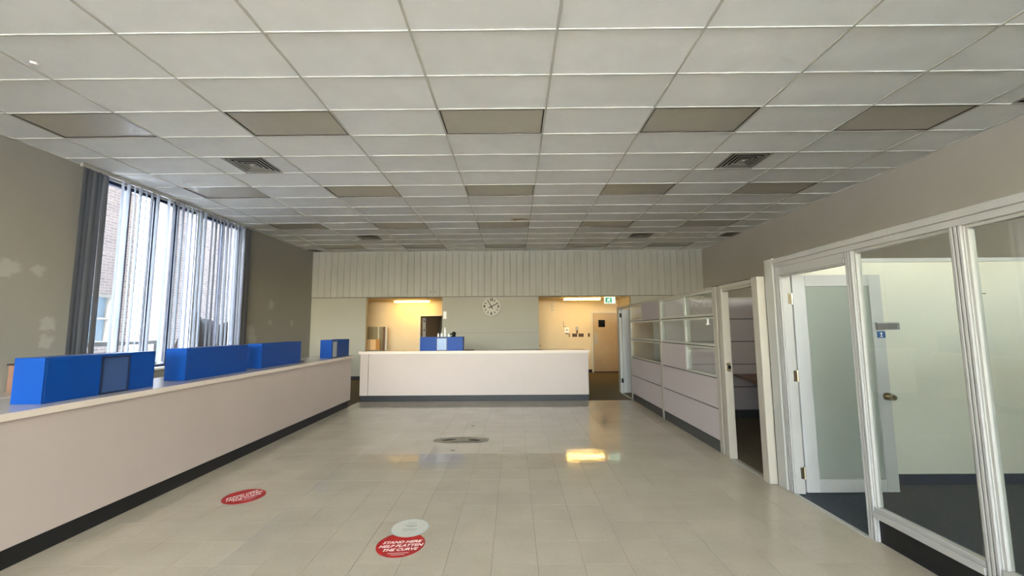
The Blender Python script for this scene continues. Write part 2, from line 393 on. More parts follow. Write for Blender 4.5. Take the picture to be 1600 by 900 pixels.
# back wall with two openings and plank-clad soffit above
ZS, OL0, OL1, OR0, OR1 = 2.575, -4.66, -2.26, .775, 3.68
wb = struct(bx('wall_back', 'wall_cream', [(XL, OL0, YB+.03, YB+.18, 0, ZS), (OL1, OR0, YB+.03, YB+.18, 0, ZS), (OR1, XR, YB+.03, YB+.18, 0, ZS), (XL, XR, YB+.03, YB+.18, ZS, ZC+.3)]), 'cream back wall with two hallway openings', 'wall')
pw = (XR-XL)/61
bm = bmesh.new()
prism(bm, [(-pw/2+.002, .0), (-pw/2+.008, -.016), (pw/2-.008, -.016), (pw/2-.002, 0)], 'z', ZS-.01, ZC-.004)
pm = bpy.data.meshes.new('plank'); bm.to_mesh(pm); bm.free(); pm.materials.append(M['plank'])
for i in range(61):
    o = bpy.data.objects.new('plank', pm); C.objects.link(o); o.parent = wb; o.location = (XL+pw*(i+.5), YB+.022, 0)
bx('plank_backing', 'plank', (XL, XR, YB+.0225, YB+.03, ZS-.006, ZC), wb)
bx('groove', 'greyprint', [(OL1+.02, OR0-.02, YB+.0293, YB+.03, 1.42, 1.43)], wb)
bx('painted_shadow_line', 'seam', (XL, XR, YB+.012, YB+.03, ZS-.022, ZS-.0105), wb)  # dark strip stands in for the shade under the planks
struct(bx('baseboard_back', 'trimdark', [(XL, OL0, YB+.015, YB+.03, .002, .11), (OL1, OR0, YB+.015, YB+.03, .002, .11), (OR1, XR, YB+.015, YB+.03, .002, .11)]))
# hallway behind the back wall
YH = 14.55
DLX0, DLX1, DLZ = -3.33, -2.35, 2.01
struct(bx('wall_hallway', 'wall_warm', [(XL, DLX0, YH, YH+.12, 0, ZS+.02), (DLX1, OR1+.3, YH, YH+.12, 0, ZS+.02), (DLX0, DLX1, YH, YH+.12, DLZ, ZS+.02)]), 'warm lit hallway wall behind the openings', 'wall')
struct(bx('wall_hallway_end', 'wall_warm', (OR1, OR1+.12, YB+.18, YH+.12, 0, ZS+.02)), 'hallway end wall right of the exit sign', 'wall')
struct(bx('ceiling_hallway', 'wall_warm', (XL, XR, YB+.18, 16.6, ZS-.03, ZS+.1)), 'low hallway ceiling', 'ceiling')
struct(bx('wall_outer', 'wall', (XL, XR, 16.6, 16.8, 0, ZC+.3)))
struct(bx('baseboard_hallway', 'trimdark', [(XL, DLX0-.06, YH-.015, YH, .002, .11), (DLX1+.06, 2.72, YH-.015, YH, .002, .11)]))
struct(bx('sky_blocker', 'brick', (-6.65, 6.3, YF-.25, 19, ZC+.3, 15)))  # unseen block added above the roof to cut skylight on alley and blinds
# street wall behind the camera: sill, glazing bars, panes
st = struct(bx('wall_street', 'wall', [(XL, XR, YF-.25, YF, 0, 2.0), (XL, XR, YF-.25, YF, 3.92, ZC+.3)]), 'street side wall with wide glazing', 'wall')
wf = struct(thing('window_1', 'wide street window', 'window', (0, YF-.12, 2.0)))
for k in range(11):
    x = XL+(XR-XL)*k/10
    bx('mullion', 'alug', (max(x-.03, XL), min(x+.03, XR), YF-.16, YF-.08, 2.0, 3.92), wf)
    if k < 10: bx('pane', 'wglass', (x+.03, x+(XR-XL)/10-.03, YF-.122, YF-.118, 2.0, 3.92), wf)

bx('pier', 'render', (XL-WT, XL-.03, 8.13, 8.27, WS, WH), wl)
# ---- left windows
def side_window(n, y0, y1, ym, label):
    t = struct(thing('window_%d' % n, label, 'window', (XL-.12, (y0+y1)/2, WS)))
    f = .035
    bx('window_frame', 'navy', [(XL-.16, XL-.08, y0, y0+.05, WS, WH), (XL-.16, XL-.08, y1-.05, y1, WS, WH), (XL-.16, XL-.08, y0+.05, y1-.05, WS, WS+.05), (XL-.16, XL-.08, y0+.05, y1-.05, WH-.05, WH)], t)
    bx('mullion', 'navy', (XL-.15, XL-.09, ym-f, ym+f, WS+.05, WH-.05), t)
    bx('pane', 'wglass', (XL-.122, XL-.118, y0+.05, ym-f, WS+.05, WH-.05), t)
    bx('pane', 'wglass', (XL-.122, XL-.118, ym+f, y1-.05, WS+.05, WH-.05), t)
side_window(2, W0, 7.22, 6.70, 'left window, nearest of three, behind blinds')
side_window(3, 7.22, 8.26, 7.68, 'left window, middle of three, behind blinds')
side_window(4, 8.26, W1, 8.95, 'left window, farthest of three, behind blinds')
struct(bx('trim_1', 'white', (XL-.08, XL+.10, W0-.02, W1+.02, WS-.03, WS+.004)), 'white window sill', 'sill')

# ================================================================== CEILING FITTINGS
def make_light():
    t = thing('ceiling_light', '', 'ceiling light')
    a, b = TX/2-.014, TY/2-.014
    bx('frame', 'fixture', [(-a, a, -b, -b+.012, .0, .03), (-a, a, b-.012, b, .0, .03), (-a, -a+.012, -b+.012, b-.012, .0, .03), (a-.012, a, -b+.012, b-.012, .0, .03)], t, local=True)
    bx('diffuser', 'diffuser', (-a+.012, a-.012, -b+.012, b-.012, .010, .016), t, local=True)
    return t
cw = {-5: 'leftmost', -3: 'second from left', -1: 'middle', 1: 'second from right', 3: 'rightmost'}
rw = {-2: 'row above the camera', 2: 'nearest row in view', 6: 'second row from the camera', 10: 'third row from the camera', 14: 'last row, against the plank wall'}
proto = None
for (j, r) in LIGHTS:
    loc = (GX+TX*(j+.5), GY+TY*(r+.5), ZC)
    lab = 'unlit beige lens ceiling light, %s in the %s' % (cw[j], rw[r])
    if proto is None: proto = make_light(); proto.location = loc; proto['label'] = lab; proto['group'] = 'unlit recessed ceiling lights'
    else: dup(proto, loc, lab)
def make_vent(x0, x1, y0, y1, lab, group, cut):
    cx, cy = (x0+x1)/2, (y0+y1)/2
    t = thing('ceiling_vent', lab, 'vent', (cx, cy, ZC), group)
    a, b = (x1-x0)/2, (y1-y0)/2
    bx('throat', 'vent_dark', (-a+.01, a-.01, -b+.01, b-.01, .022, .028), t, local=True)
    def ring(bm, s0, z0, s1, z1):
        o = [bm.verts.new((sx*a*s0, sy*b*s0, z0)) for sx, sy in ((-1, -1), (1, -1), (1, 1), (-1, 1))]
        i = [bm.verts.new((sx*a*s1, sy*b*s1, z1)) for sx, sy in ((-1, -1), (1, -1), (1, 1), (-1, 1))]
        o2 = [bm.verts.new(v.co+Vector((0, 0, .003))) for v in o]; i2 = [bm.verts.new(v.co+Vector((0, 0, .003))) for v in i]
        for k in range(4):
            l = (k+1) % 4
            bm.faces.new((o[k], i[k], i[l], o[l])); bm.faces.new((o2[k], o2[l], i2[l], i2[k]))
            bm.faces.new((o[k], o[l], o2[l], o2[k])); bm.faces.new((i[k], i2[k], i2[l], i[l]))
    bm = bmesh.new(); ring(bm, 1, -.002, .93, -.004); obj('frame', bm, 'vent', t, local=True)
    if cut:
        for k in range(6):
            y = -b+2*b*(k+.7)/6.6
            bm = bmesh.new(); box(bm, -a*.92, a*.92, y-.012, y+.012, .004, .007); obj('slat', bm, 'vent', t, local=True)
    else:
        for s in (.82, .62, .42, .24):
            bm = bmesh.new(); ring(bm, s, -.001, s-.10, .005); obj('louvre', bm, 'vent', t, local=True)
        bx('centre_cap', 'vent', (-a*.09, a*.09, -b*.09, b*.09, -.006, .012), t, local=True)
vl = {(-4, 4): 'square louvred ceiling vent near the left windows', (2, 4): 'square louvred ceiling vent on the right, near row', (-4, 12): 'small far square ceiling vent left of the middle lights', (2, 12): 'small far square ceiling vent right of the middle lights', (4, 12): 'far dark slatted vent against the right wall', (4, 1): 'near dark slatted vent at the right wall, cut by the frame', (-6, 15): 'dark slatted vent in the far left ceiling corner'}
for (j, r), cut in VENTS.items():
    make_vent(*vent_rect(j, r), vl[(j, r)], 'ceiling vents', cut)
bm = bmesh.new(); cyl(bm, (-4.40, 3.52, ZC-.012), (-4.40, 3.52, ZC+.006), .02, .03); tag(obj('ceiling_hook', bm, 'white'), 'tiny white ceiling fixing beside the leftmost near light', 'fixing')

# ================================================================== BLINDS
def blind(y0, y1, lab, stack=()):
    t = thing('vertical_blind', lab, 'blind', (XL+.1, (y0+y1)/2, .98), 'vertical blinds over the left windows')
    bx('head_rail', 'alug', (XL+.075, XL+.125, y0, y1, 3.955, ZC-.004), t)
    ys = []
    y = y0+.07
    while y < y1-.05:
        inst = [s for s in stack if s[0] <= y < s[1]]
        if inst: ang = math.radians(random.uniform(*inst[0][3])); stp = inst[0][2]
        else:
            ray = math.atan2(y, 6.3)                      # none; just open a little more further along
            ang = math.radians(random.uniform(22, 37)+9*(y-6)/3.5); stp = random.uniform(.10, .12)
        if not 6.17 < y < 6.36: ys.append((y, ang))
        y += stp
    for (y, a) in ys:
        hw = .0635; bm = bmesh.new(); n = 4; drift = random.uniform(-.012, .012)
        dx, dy = math.cos(a), -math.sin(a)
        rowsv = []
        for zi, (z, k) in enumerate(((3.965, 0), (2.5, .5), (1.0, 1))):
            row = []
            for i in range(n+1):
                s = -1+2*i/n; bow = .008*(1-s*s)
                row.append((XL+.10+dx*hw*s+dy*-bow*1.0, y+dy*hw*s+dx*bow+drift*k, z))
            rowsv.append(row)
        for side in (0, .0012):
            vr = [[bm.verts.new((p[0]-dy*side, p[1]+dx*side, p[2])) for p in row] for row in rowsv]
            for q in range(2):
                for i in range(n):
                    f = (vr[q][i], vr[q][i+1], vr[q+1][i+1], vr[q+1][i])
                    bm.faces.new(f if side else f[::-1])
        obj('slat', bm, 'slat', t, smooth=True)
blind(5.74, 7.2, 'near vertical blind, with bunched slats at its left edge', [(5.7, 6.12, .075, (62, 84))])
blind(7.2, 8.3, 'middle vertical blind of the left windows', ())
blind(8.3, 9.72, 'far vertical blind, with dark bunched slats at its right edge', [(9.42, 9.8, .07, (60, 85))])

# ================================================================== OUTSIDE, LEFT
struct(bx('ground', mat('pale_paving', 'd0d0ce', .9, .2, .1, .6), (-80, 80, -80, 80, -.6, -.3)))
nb = thing('neighbour_building', 'sunlit tan brick building outside behind the left blinds', 'building', (-10.7, 9.0, -.3))
bx('wall', 'brick', [(-10.9, -10.5, 3.5, 9.85, -.3, 14), (-10.9, -10.5, 9.85, 10.7, -.3, 1.2), (-10.9, -10.5, 9.85, 10.7, 2.5, 14), (-10.9, -10.5, 10.7, 11.1, -.3, 14)], nb)
o = bx('window', 'alug', [(-10.75, -10.55, 9.85, 9.92, 1.2, 2.5), (-10.75, -10.55, 10.63, 10.7, 1.2, 2.5), (-10.75, -10.55, 9.92, 10.63, 2.43, 2.5), (-10.75, -10.55, 9.92, 10.63, 1.2, 1.3), (-10.75, -10.55, 9.92, 10.63, 1.86, 1.9)], nb)
bx('pane', mat('blue_window_pane', '8fa9bd', .1, .5), (-10.7, -10.68, 9.92, 10.63, 1.3, 2.43), o)
nb2 = thing('brick_wing', 'second sunlit brick wing outside behind the far blinds', 'building', (-10.2, 13.5, -.3))
bx('wall', 'brick', [(-10.6, -9.9, 11.75, 19.5, -.3, 13.5)], nb2)
bx('coping', 'concrete', [(-10.65, -9.85, 11.7, 19.55, 13.5, 13.6)], nb2)
tag(bx('white_wall', 'render', (-19, -18.6, 8, 26, -.3, 3.2)), 'white boundary wall far outside, seen in the gap between brick buildings', 'wall')
# railing outside the near window
rl = thing('outdoor_railing', 'dark horizontal railing outside the near left window', 'railing', (-9.2, 8.9, -.3))
bx('rail', 'kick', (-9.23, -9.17, 8.2, 10.6, 1.22, 1.31), rl)
for y in (8.25, 9.4, 10.55): bx('post', 'kick', (-9.23, -9.17, y-.03, y+.03, -.3, 1.22), rl)
# covered pile
bm = bmesh.new()
prof = [(9.55, -.3), (9.62, 1.45), (9.72, 1.65), (9.80, 2.02), (9.88, 2.05), (10.02, 1.9), (10.15, 1.86), (10.4, 1.84), (10.55, 1.72), (10.8, 1.70), (11.0, 1.78), (11.25, 1.74), (11.4, 1.6), (11.55, 1.3), (11.6, -.3)]
nx = 6; grid = []
for i in range(nx+1):
    s = i/nx; k = 1-.35*abs(2*s-1)**2.5
    grid.append([bm.verts.new((-7.75+.6*s-.3+random.uniform(-.01, .01), p[0]*1.0+.12*(2*s-1)*0, -.3+(p[1]+.3)*k)) for p in prof])
for i in range(nx):
    for q in range(len(prof)-1): bm.faces.new((grid[i][q], grid[i+1][q], grid[i+1][q+1], grid[i][q+1]))
bm.faces.new([v for v in grid[0]]); bm.faces.new([v for v in grid[nx]][::-1])
bmesh.ops.recalc_face_normals(bm, faces=bm.faces)
tag(obj('covered_pile', bm, 'cover', smooth=True), 'dark brown covered uneven pile outside behind the far left blinds', 'pile')

# ================================================================== LEFT WALL LEDGE
lg = thing('wall_worktop', 'low grey-brown worktop running along the left wall behind the counter', 'worktop', (-6.15, 2.3, 0))
bx('worktop', 'top', (-6.398, -5.9, -.5, 5.5, .77, .8), lg, .004)
bx('carcass', 'lam', (-6.398, -5.95, -.48, 5.48, .1, .77), lg)
bx('plinth', 'trimdark', (-6.398, -6.0, -.46, 5.46, .002, .1), lg)
bb = thing('storage_box', 'brown box standing on the low worktop, half hidden by nearest blue box', 'box', (-6.2, 5.32, .8))
bx('box_body', 'brownbox', (-6.38, -6.1, 5.2, 5.47, .8, 1.13), bb, .004)
bx('lid', 'seam', (-6.39, -6.09, 5.19, 5.48, 1.13, 1.15), bb)

# ================================================================== RECEPTION COUNTERS
lc = thing('reception_counter', 'long beige counter along the left side carrying four blue boxes', 'counter', (-3.7, 4.0, 0))
bx('front_panel', 'lam', (-3.375, -3.35, -.6, 8.50, .13, .975), lc, .003)
bx('end_panel', 'lam', (-4.0, -3.376, 8.475, 8.50, .13, .975), lc, .003)
bx('inner_panel', 'lam', (-4.02, -4.0, -.6, 8.5, .002, .975), lc)
bx('countertop', 'top', (-4.07, -3.318, -.62, 8.56, .976, 1.02), lc)
bx('edge_band', 'edge', [(-3.318, -3.31, -.62, 8.568, .972, 1.0205), (-4.07, -3.318, 8.56, 8.568, .972, 1.0205)], lc)
bx('kick_plate', 'trimdark', (-3.99, -3.36, -.6, 8.42, .001, .13), lc)
bc = thing('reception_counter', 'beige counter across the far end of the room, one blue box on top', 'counter', (-.87, 9.2, 0))
bx('front_panel', 'lam', (-3.163, 1.60, 8.985, 9.01, .13, 1.02), bc, .003)
bx('corner_panel', 'lam', (-3.345, -3.17, 8.98, 9.01, .13, 1.02), bc, .003)
bx('end_panel', 'lam', [(-3.345, -3.32, 9.01, 9.6, .13, 1.02), (1.575, 1.60, 9.01, 9.6, .13, 1.02)], bc, .003)
bx('inner_panel', 'lam', (-3.32, 1.575, 9.58, 9.6, .002, 1.02), bc)
bx('countertop', 'top', (-3.37, 1.625, 8.958, 9.66, 1.022, 1.075), bc)
bx('edge_band', 'edge', [(-3.378, 1.633, 8.95, 8.958, 1.018, 1.076), (-3.378, -3.37, 8.958, 9.66, 1.018, 1.076), (1.625, 1.633, 8.958, 9.66, 1.018, 1.076)], bc)
bx('kick_plate', 'trimdark', (-3.33, 1.59, 8.99, 9.57, .002, .13), bc)

def blue_box(lab, axis, a0, a1, f, depth, z0, z1, panel=None, pm='slate'):
    """axis 'y': front face looks to +x at x=f (left counter); axis 'x': front face looks to -y at y=f"""
    def D(u0, u1, d0, d1, za, zb):   # u along, d = depth behind front face
        return (f-d1, f-d0, u0, u1, za, zb) if axis == 'y' else (u0, u1, f+d0, f+d1, za, zb)
    loc = ((f-depth/2), (a0+a1)/2, z0) if axis == 'y' else ((a0+a1)/2, f+depth/2, z0)
    t = thing('counter_box', lab, 'box', loc, 'blue boxes on the counters')
    th = .018
    cuts = [(a0+th, a1-th)] if not panel else [(a0+th, panel[0]), (panel[1], a1-th)]
    for c in cuts:
        if c[1]-c[0] > .004: bx('front_panel', 'blue', D(c[0], c[1], 0, th, z0, z1-th), t, .001)
    bx('side_panel', 'blue', D(a0, a0+th, 0, depth, z0, z1-th), t, .001)
    bx('side_panel', 'blue', D(a1-th, a1, 0, depth, z0, z1-th), t, .001)
    bx('top_panel', 'blue', D(a0, a1, 0, depth, z1-th, z1), t, .001)
    bx('back_panel', 'blue', D(a0+th, a1-th, depth-th, depth, z0, z1-th), t)
    if panel:
        p0, p1 = panel; e = .016
        bx('panel_frame', 'navy', [D(p0, p0+e, -.004, th, z0, z1-th), D(p1-e, p1, -.004, th, z0, z1-th), D(p0+e, p1-e, -.004, th, z0, z0+e), D(p0+e, p1-e, -.004, th, z1-th-e, z1-th)], t)
        bx('inset_panel', pm, D(p0+e, p1-e, .004, th, z0+e, z1-th-e), t)
    return t
ZL = 1.021
blue_box('nearest blue box on the left counter, with dark framed slate panel', 'y', 3.05, 3.99, -3.475, .225, ZL, 1.357, (3.47, 3.73))
blue_box('second blue box on the left counter, long and plain', 'y', 4.40, 5.41, -3.50, .225, ZL, 1.362)
blue_box('third blue box on the left counter, plain, beside the small cable', 'y', 5.76, 6.82, -3.53, .215, ZL, 1.362)
blue_box('farthest blue box on the left counter, with narrow grey panel', 'y', 7.72, 8.53, -3.42, .215, ZL, 1.358, (7.745, 7.97), 'greyp')
blue_box('blue box with pale glossy centre panel on the far counter', 'x', -2.085, -1.135, 9.12, .22, 1.076, 1.375, (-1.72, -1.485), 'pale')

# small items on the far blue box
def small(name, lab, cat, x, y, z, prof, m, group=None):
    bm = bmesh.new()
    for (r0, za), (r1, zb) in zip(prof[:-1], prof[1:]): cyl(bm, (x, y, z+za), (x, y, z+zb), r0, r1, 12)
    return tag(obj(name, bm, m), lab, cat, group)
zt = 1.376
small('bottle', 'small white bottle on far blue box, leftmost item', 'bottle', -1.70, 9.22, zt, [(.018, 0), (.02, .05), (.012, .06), (.014, .085)], 'white')
small('bottle', 'small white bottle on far blue box, left of tall white one', 'bottle', -1.625, 9.2, zt, [(.022, 0), (.022, .06), (.012, .07), (.014, .09)], 'white')
small('bottle', 'tall thin white bottle on far blue box', 'bottle', -1.55, 9.21, zt, [(.018, 0), (.018, .15), (.01, .16), (.01, .21)], 'white')
small('bottle', 'squat white bottle on far blue box beside the black device', 'bottle', -1.46, 9.2, zt, [(.022, 0), (.024, .05), (.014, .06), (.014, .075)], 'white')
bd = thing('desk_device', 'black rounded device on far blue box', 'device', (-1.36, 9.22, zt))
bm = bmesh.new(); cyl(bm, (-1.36, 9.22, zt), (-1.36, 9.22, zt+.02), .055, .045); obj('base', bm, 'black', bd)
bm = bmesh.new(); bmesh.ops.create_uvsphere(bm, u_segments=16, v_segments=10, radius=.05, matrix=Matrix.Translation((-1.35, 9.22, zt+.065))); obj('head', bm, 'black', bd, smooth=True)
bm = bmesh.new(); cyl(bm, (-1.40, 9.21, zt+.06), (-1.45, 9.2, zt+.05), .012); obj('arm', bm, 'black', bd)
def cable(name, lab, pts, r=.006):
    bm = bmesh.new()
    for a, b in zip(pts[:-1], pts[1:]): cyl(bm, a, b, r, n=8)
    tag(obj(name, bm, 'black'), lab, 'cable')
cable('cable', 'short black cable lying right of the far blue box', [(-1.10, 9.2, 1.083), (-1.04, 9.16, 1.084), (-.96, 9.18, 1.083), (-.90, 9.25, 1.083)], .007)
cable('cable', 'short black cable end beside third blue box on left counter', [(-3.56, 6.84, 1.029), (-3.54, 6.95, 1.029), (-3.6, 7.02, 1.029)], .007)

# ================================================================== FREESTANDING PARTITION (right, far)
PX = 2.55; PT = .07; ZP = 2.06
LV = [.14, .53, .91, 1.30, 1.69, ZP-.025]
def partition(lab, y0, y1, cells, group='office partition sections'):
    """cells: row -> list of (ya, yb, kind) kinds: P panel, G glass, D darker panel"""
    t = thing('office_partition', lab, 'partition', (PX+PT/2, (y0+y1)/2, 0), group)
    bx('core', 'seam', [(PX+.012, PX+PT-.012, y0, y1, .002, LV[2])], t)
    for s in (0, 1):
        xa, xb = ((PX, PX+.012) if s == 0 else (PX+PT-.012, PX+PT))
        bx('kick_plate', 'kick', (xa+.004 if s == 0 else xa, xb if s == 0 else xb-.004, y0, y1, .002, LV[0]-.006), t)
    for r, cs in cells.items():
        za, zb = LV[r]+.006, LV[r+1]-.006
        for (ya, yb, k) in cs:
            if k in 'PD':
                for xa, xb in ((PX, PX+.0125), (PX+PT-.0125, PX+PT)):
                    bx('panel', 'fabric' if k == 'P' else 'fabric_dark', (xa, xb, ya+.004, yb-.004, za, zb), t, .002)
                if r >= 2: bx('infill', 'seam', (PX+.0125, PX+PT-.0125, ya+.004, yb-.004, za, zb), t)
            else:
                e = .028
                fr = bx('pane_frame', 'frameg', [(PX+.004, PX+PT-.004, ya, ya+e, za, zb), (PX+.004, PX+PT-.004, yb-e, yb, za, zb), (PX+.004, PX+PT-.004, ya+e, yb-e, za, za+e), (PX+.004, PX+PT-.004, ya+e, yb-e, zb-e, zb)], t)
                bx('glass_pane', 'glass', (PX+.014, PX+.018, ya+e, yb-e, za+e, zb-e), fr)
        if r >= 3: bx('cross_rail', 'seam', (PX+.008, PX+PT-.008, y0, y1, LV[r]-.006, LV[r]+.006), t)
    bx('top_cap', 'postm', (PX-.004, PX+PT+.004, y0, y1, ZP-.03, ZP), t)
    return t
def post(t, y0, y1, z1=ZP, x0=PX-.004, x1=PX+PT+.004, m='postm', name='post'):
    return bx(name, m, (x0, x1, y0, y1, .002, z1), t, .004)
A0, A1, B0, B1 = 7.235, 9.02, 5.255, 7.165
tA = partition('far partition section, with large yellow-looking glass panes beside the end door', A0, A1, {0: [(A0, A1, 'P')], 1: [(A0, A1, 'P')], 2: [(A0, A1, 'G')], 3: [(A0, A1, 'G')], 4: [(A0, 8.2, 'D'), (8.2, A1, 'G')]})
post(tA, A0-.07, A0, ZP+.012)
my = 6.16
tB = partition('near partition section, six cells over two long panels, clock mirrored in its top pane', B0, B1, {0: [(B0, B1, 'P')], 1: [(B0, B1, 'P')], 2: [(B0, my, 'G'), (my, B1, 'P')], 3: [(B0, my, 'G'), (my, B1, 'G')], 4: [(B0, my, 'G'), (my, B1, 'G')]})
bm = bmesh.new(); box(bm, PX+.0, PX+.012, 5.42, 5.445, 1.58, 1.665); box(bm, PX-.012, PX+.0, 5.42, 5.445, 1.58, 1.60); obj('coat_hook', bm, 'white', tB)
# door frames of the partition
df = thing('partition_door_frame', 'cream doorless frame between the near partition section and glazed office', 'door frame', (PX+.04, 4.75, 0))
def stepped(bm, ya, yb, z1, flip=1):
    """stepped door jamb seen from the hall"""
    box(bm, PX-.012, PX+PT+.01, ya, ya+(yb-ya)*.35, .002, z1, .002)
    box(bm, PX+.008, PX+PT-.005, ya+(yb-ya)*.35, ya+(yb-ya)*.65, .002, z1)
    box(bm, PX-.006, PX+PT+.01, ya+(yb-ya)*.65, yb, .002, z1, .002)
bm = bmesh.new(); stepped(bm, 5.02, 5.25, ZP); obj('jamb', bm, 'postm', df)
bx('jamb', 'postm', (2.515, 2.60, 4.225, 4.33, .002, ZP+.01), df, .004)
bx('head', 'postm', [(PX-.006, PX+PT+.006, 4.33, 5.02, ZP-.045, ZP), (PX+.01, PX+PT-.01, 4.33, 5.02, ZP-.075, ZP-.045)], df)
bx('head_cap', 'seam', (PX-.01, PX+PT+.01, 4.33, 5.25, ZP, ZP+.006), df)
bx('strike_plate', 'steel', (PX+.01, PX+.05, 5.006, 5.02, 1.02, 1.12), df)
o = bx('latch', 'black', (PX+.015, PX+.045, 4.985, 5.006, 1.05, 1.09), df)
ef = thing('partition_door_frame', 'grey frame of the far partition door at its hallway end', 'door frame', (PX+.04, 9.55, 0))
bx('jamb', 'alug', (PX-.012, PX+PT+.012, 9.96, 10.14, .002, ZP+.005), ef, .004)
bx('jamb', 'postm', (PX-.004, PX+PT+.004, 9.02, 9.10, .002, ZP), ef, .004)
bx('head', 'alug', (PX-.008, PX+PT+.008, 9.10, 9.96, ZP-.05, ZP), ef)
d5 = struct(thing('door_4', 'white far partition door standing open', 'door', (PX+.07, 9.92, 0)))
bx('door_leaf', 'doorwhite', (PX+.05, PX+.92, 9.90, 9.94, .02, ZP-.06), d5, .003)
for z in (.25, 1.8): bx('hinge', 'black', (PX+.005, PX+.05, 9.925, 9.955, z, z+.1), d5)
# partition behind: cross walls
def cross(lab, y, x0, x1, xm, m='fabric'):
    t = thing('office_partition', lab, 'partition', ((x0+x1)/2, y, 0), 'cross partitions inside the offices')
    bx('core', 'seam', (x0, x1, y+.012, y+.058, .002, ZP-.03), t)
    bx('kick_plate', 'kick', (x0, x1, y+.004, y+.066, .002, LV[0]-.006), t)
    for r in range(5):
        for (a, b) in ((x0, xm), (xm, x1)):
            bx('panel', m, (a+.005, b-.005, y, y+.07, LV[r]+.006, LV[r+1]-.006), t, .002)
    bx('top_cap', 'postm', (x0, x1, y-.004, y+.074, ZP-.03, ZP), t)
cross('mauve tiled partition inside the dark cubicle, behind the desk', 7.165, PX+PT+.006, XR-.002, 3.68)
cross('mauve partition closing the far office at the hallway end', 10.04, PX+1.0, XR-.002, 4.6)
# desk
dk = thing('cubicle_desk', 'brown wooden desk inside the dark cubicle', 'desk', (4.8, 6.5, 0))
bm = bmesh.new(); prism(bm, [(3.76, 7.15), (3.50, 6.0), (3.46, 5.85), (5.9, 5.6), (5.9, 7.15)], 'z', .72, .75); obj('desk_top', bm, 'wood', dk)
bx('panel_leg', 'fabric_dark', (5.84, 5.87, 5.65, 7.1, .002, .72), dk)
bx('pedestal', 'fabric_dark', (5.2, 5.6, 6.4, 7.0, .002, .72), dk)
bx('leg', 'kick', (4.0, 4.05, 6.6, 6.65, .002, .72), dk)

# ================================================================== GLAZED OFFICE (right, near)
GX0, GX1 = 2.60, 2.665
go = thing('glazed_office_front', 'white framed glass wall of the near right office', 'glass wall', (2.65, 1.3, 0))
ZH = 2.13
ya_, yb_ = -1.5, 4.20
def vpost(y0, y1, z0=.002, z1=ZH):
    """fluted post: flat core with three raised ribs toward the hall"""
    bm = bmesh.new(); box(bm, GX0+.012, GX1, y0, y1, z0, z1)
    wdt = (y1-y0); n = 3
    for k in range(n):
        a = y0+wdt*(.08+.30*k); box(bm, GX0, GX0+.014, a, a+wdt*.22, z0, z1, .002)
    return bm
bx('post', 'alug', (GX0-.012, GX1, 4.075, 4.205, .002, ZH+.101), go, .003)
bx('jamb_lining', 'alu', (GX1, 2.70, 3.985, 4.205, .002, ZH), go)
for (a, b) in ((3.985, 4.075), (3.125, 3.20), (2.345, 2.42), (1.495, 1.57), (.645, .72), (-.205, -.13), (-1.5, -1.425)):
    obj('post', vpost(a, b), 'alu', go)
bx('header', 'alu', [(GX0-.012, GX1+.01, ya_, 4.074, ZH+.045, ZH+.09), (GX0-.002, GX1, ya_, 4.074, ZH, ZH+.045)], go, .003)
bx('header_ledge', 'alug', (GX0+.01, GX1-.01, ya_, 4.07, ZH+.09, ZH+.1), go)
bx('door_head', 'alu', [(GX0+.005, GX1-.005, 3.2, 3.985, 2.035, ZH), (GX0-.008, GX0+.005, 3.2, 3.985, 2.05, 2.085)], go)
bays = [(2.42, 3.125), (1.57, 2.345), (.72, 1.495), (-.13, .645), (-1.425, -.205)]
for (a, b) in bays:
    bx('sill_rail', 'alu', [(GX0-.008, GX1+.005, a, b, .172, .215), (GX0+.004, GX1-.01, a, b, .215, .245)], go, .002)
    bx('base_panel', 'black', (GX0+.03, GX1-.02, a, b, .002, .172), go)
    bx('glazing_bead', 'alug', [(GX0+.02, GX0+.06, a, b, ZH-.02, ZH), (GX0+.02, GX0+.06, a, a+.014, .245, ZH-.02), (GX0+.02, GX0+.06, b-.014, b, .245, ZH-.02)], go)
    bx('glass_pane', 'glass', (GX0+.038, GX0+.043, a+.014, b-.014, .245, ZH-.02), go)
# end wall pieces
struct(bx('wall_office_divider', 'office', (2.705, XR, 4.205, 4.305, 0, 2.205)), 'ivory half-height wall behind the glazed office', 'wall')
struct(bx('trim_2', 'doorwhite', (2.705, XR, 4.19, 4.32, 2.205, 2.245)), 'cap of the ivory office wall', 'trim')
struct(bx('baseboard_office', mat('navy_rubber_base', '1f2a3d', .6, .3), (2.72, XR, 4.192, 4.205, .002, .10)), 'navy base along the ivory office wall', 'baseboard')
struct(bx('wall_office_near', 'office', (2.70, XR, -1.6, -1.5, 0, 2.24)), 'half-height wall behind the camera side of the office', 'wall')
for (x, z) in ((5.32, 1.86), (4.78, 1.87)):
    tag(bx('wall_anchor', 'kick', (x, x+.05, 4.195, 4.206, z, z+.008)), 'small dark screw mark on the ivory wall, %s' % ('right of the white post' if x > 5 else 'left of the white post'), 'wall fixing')
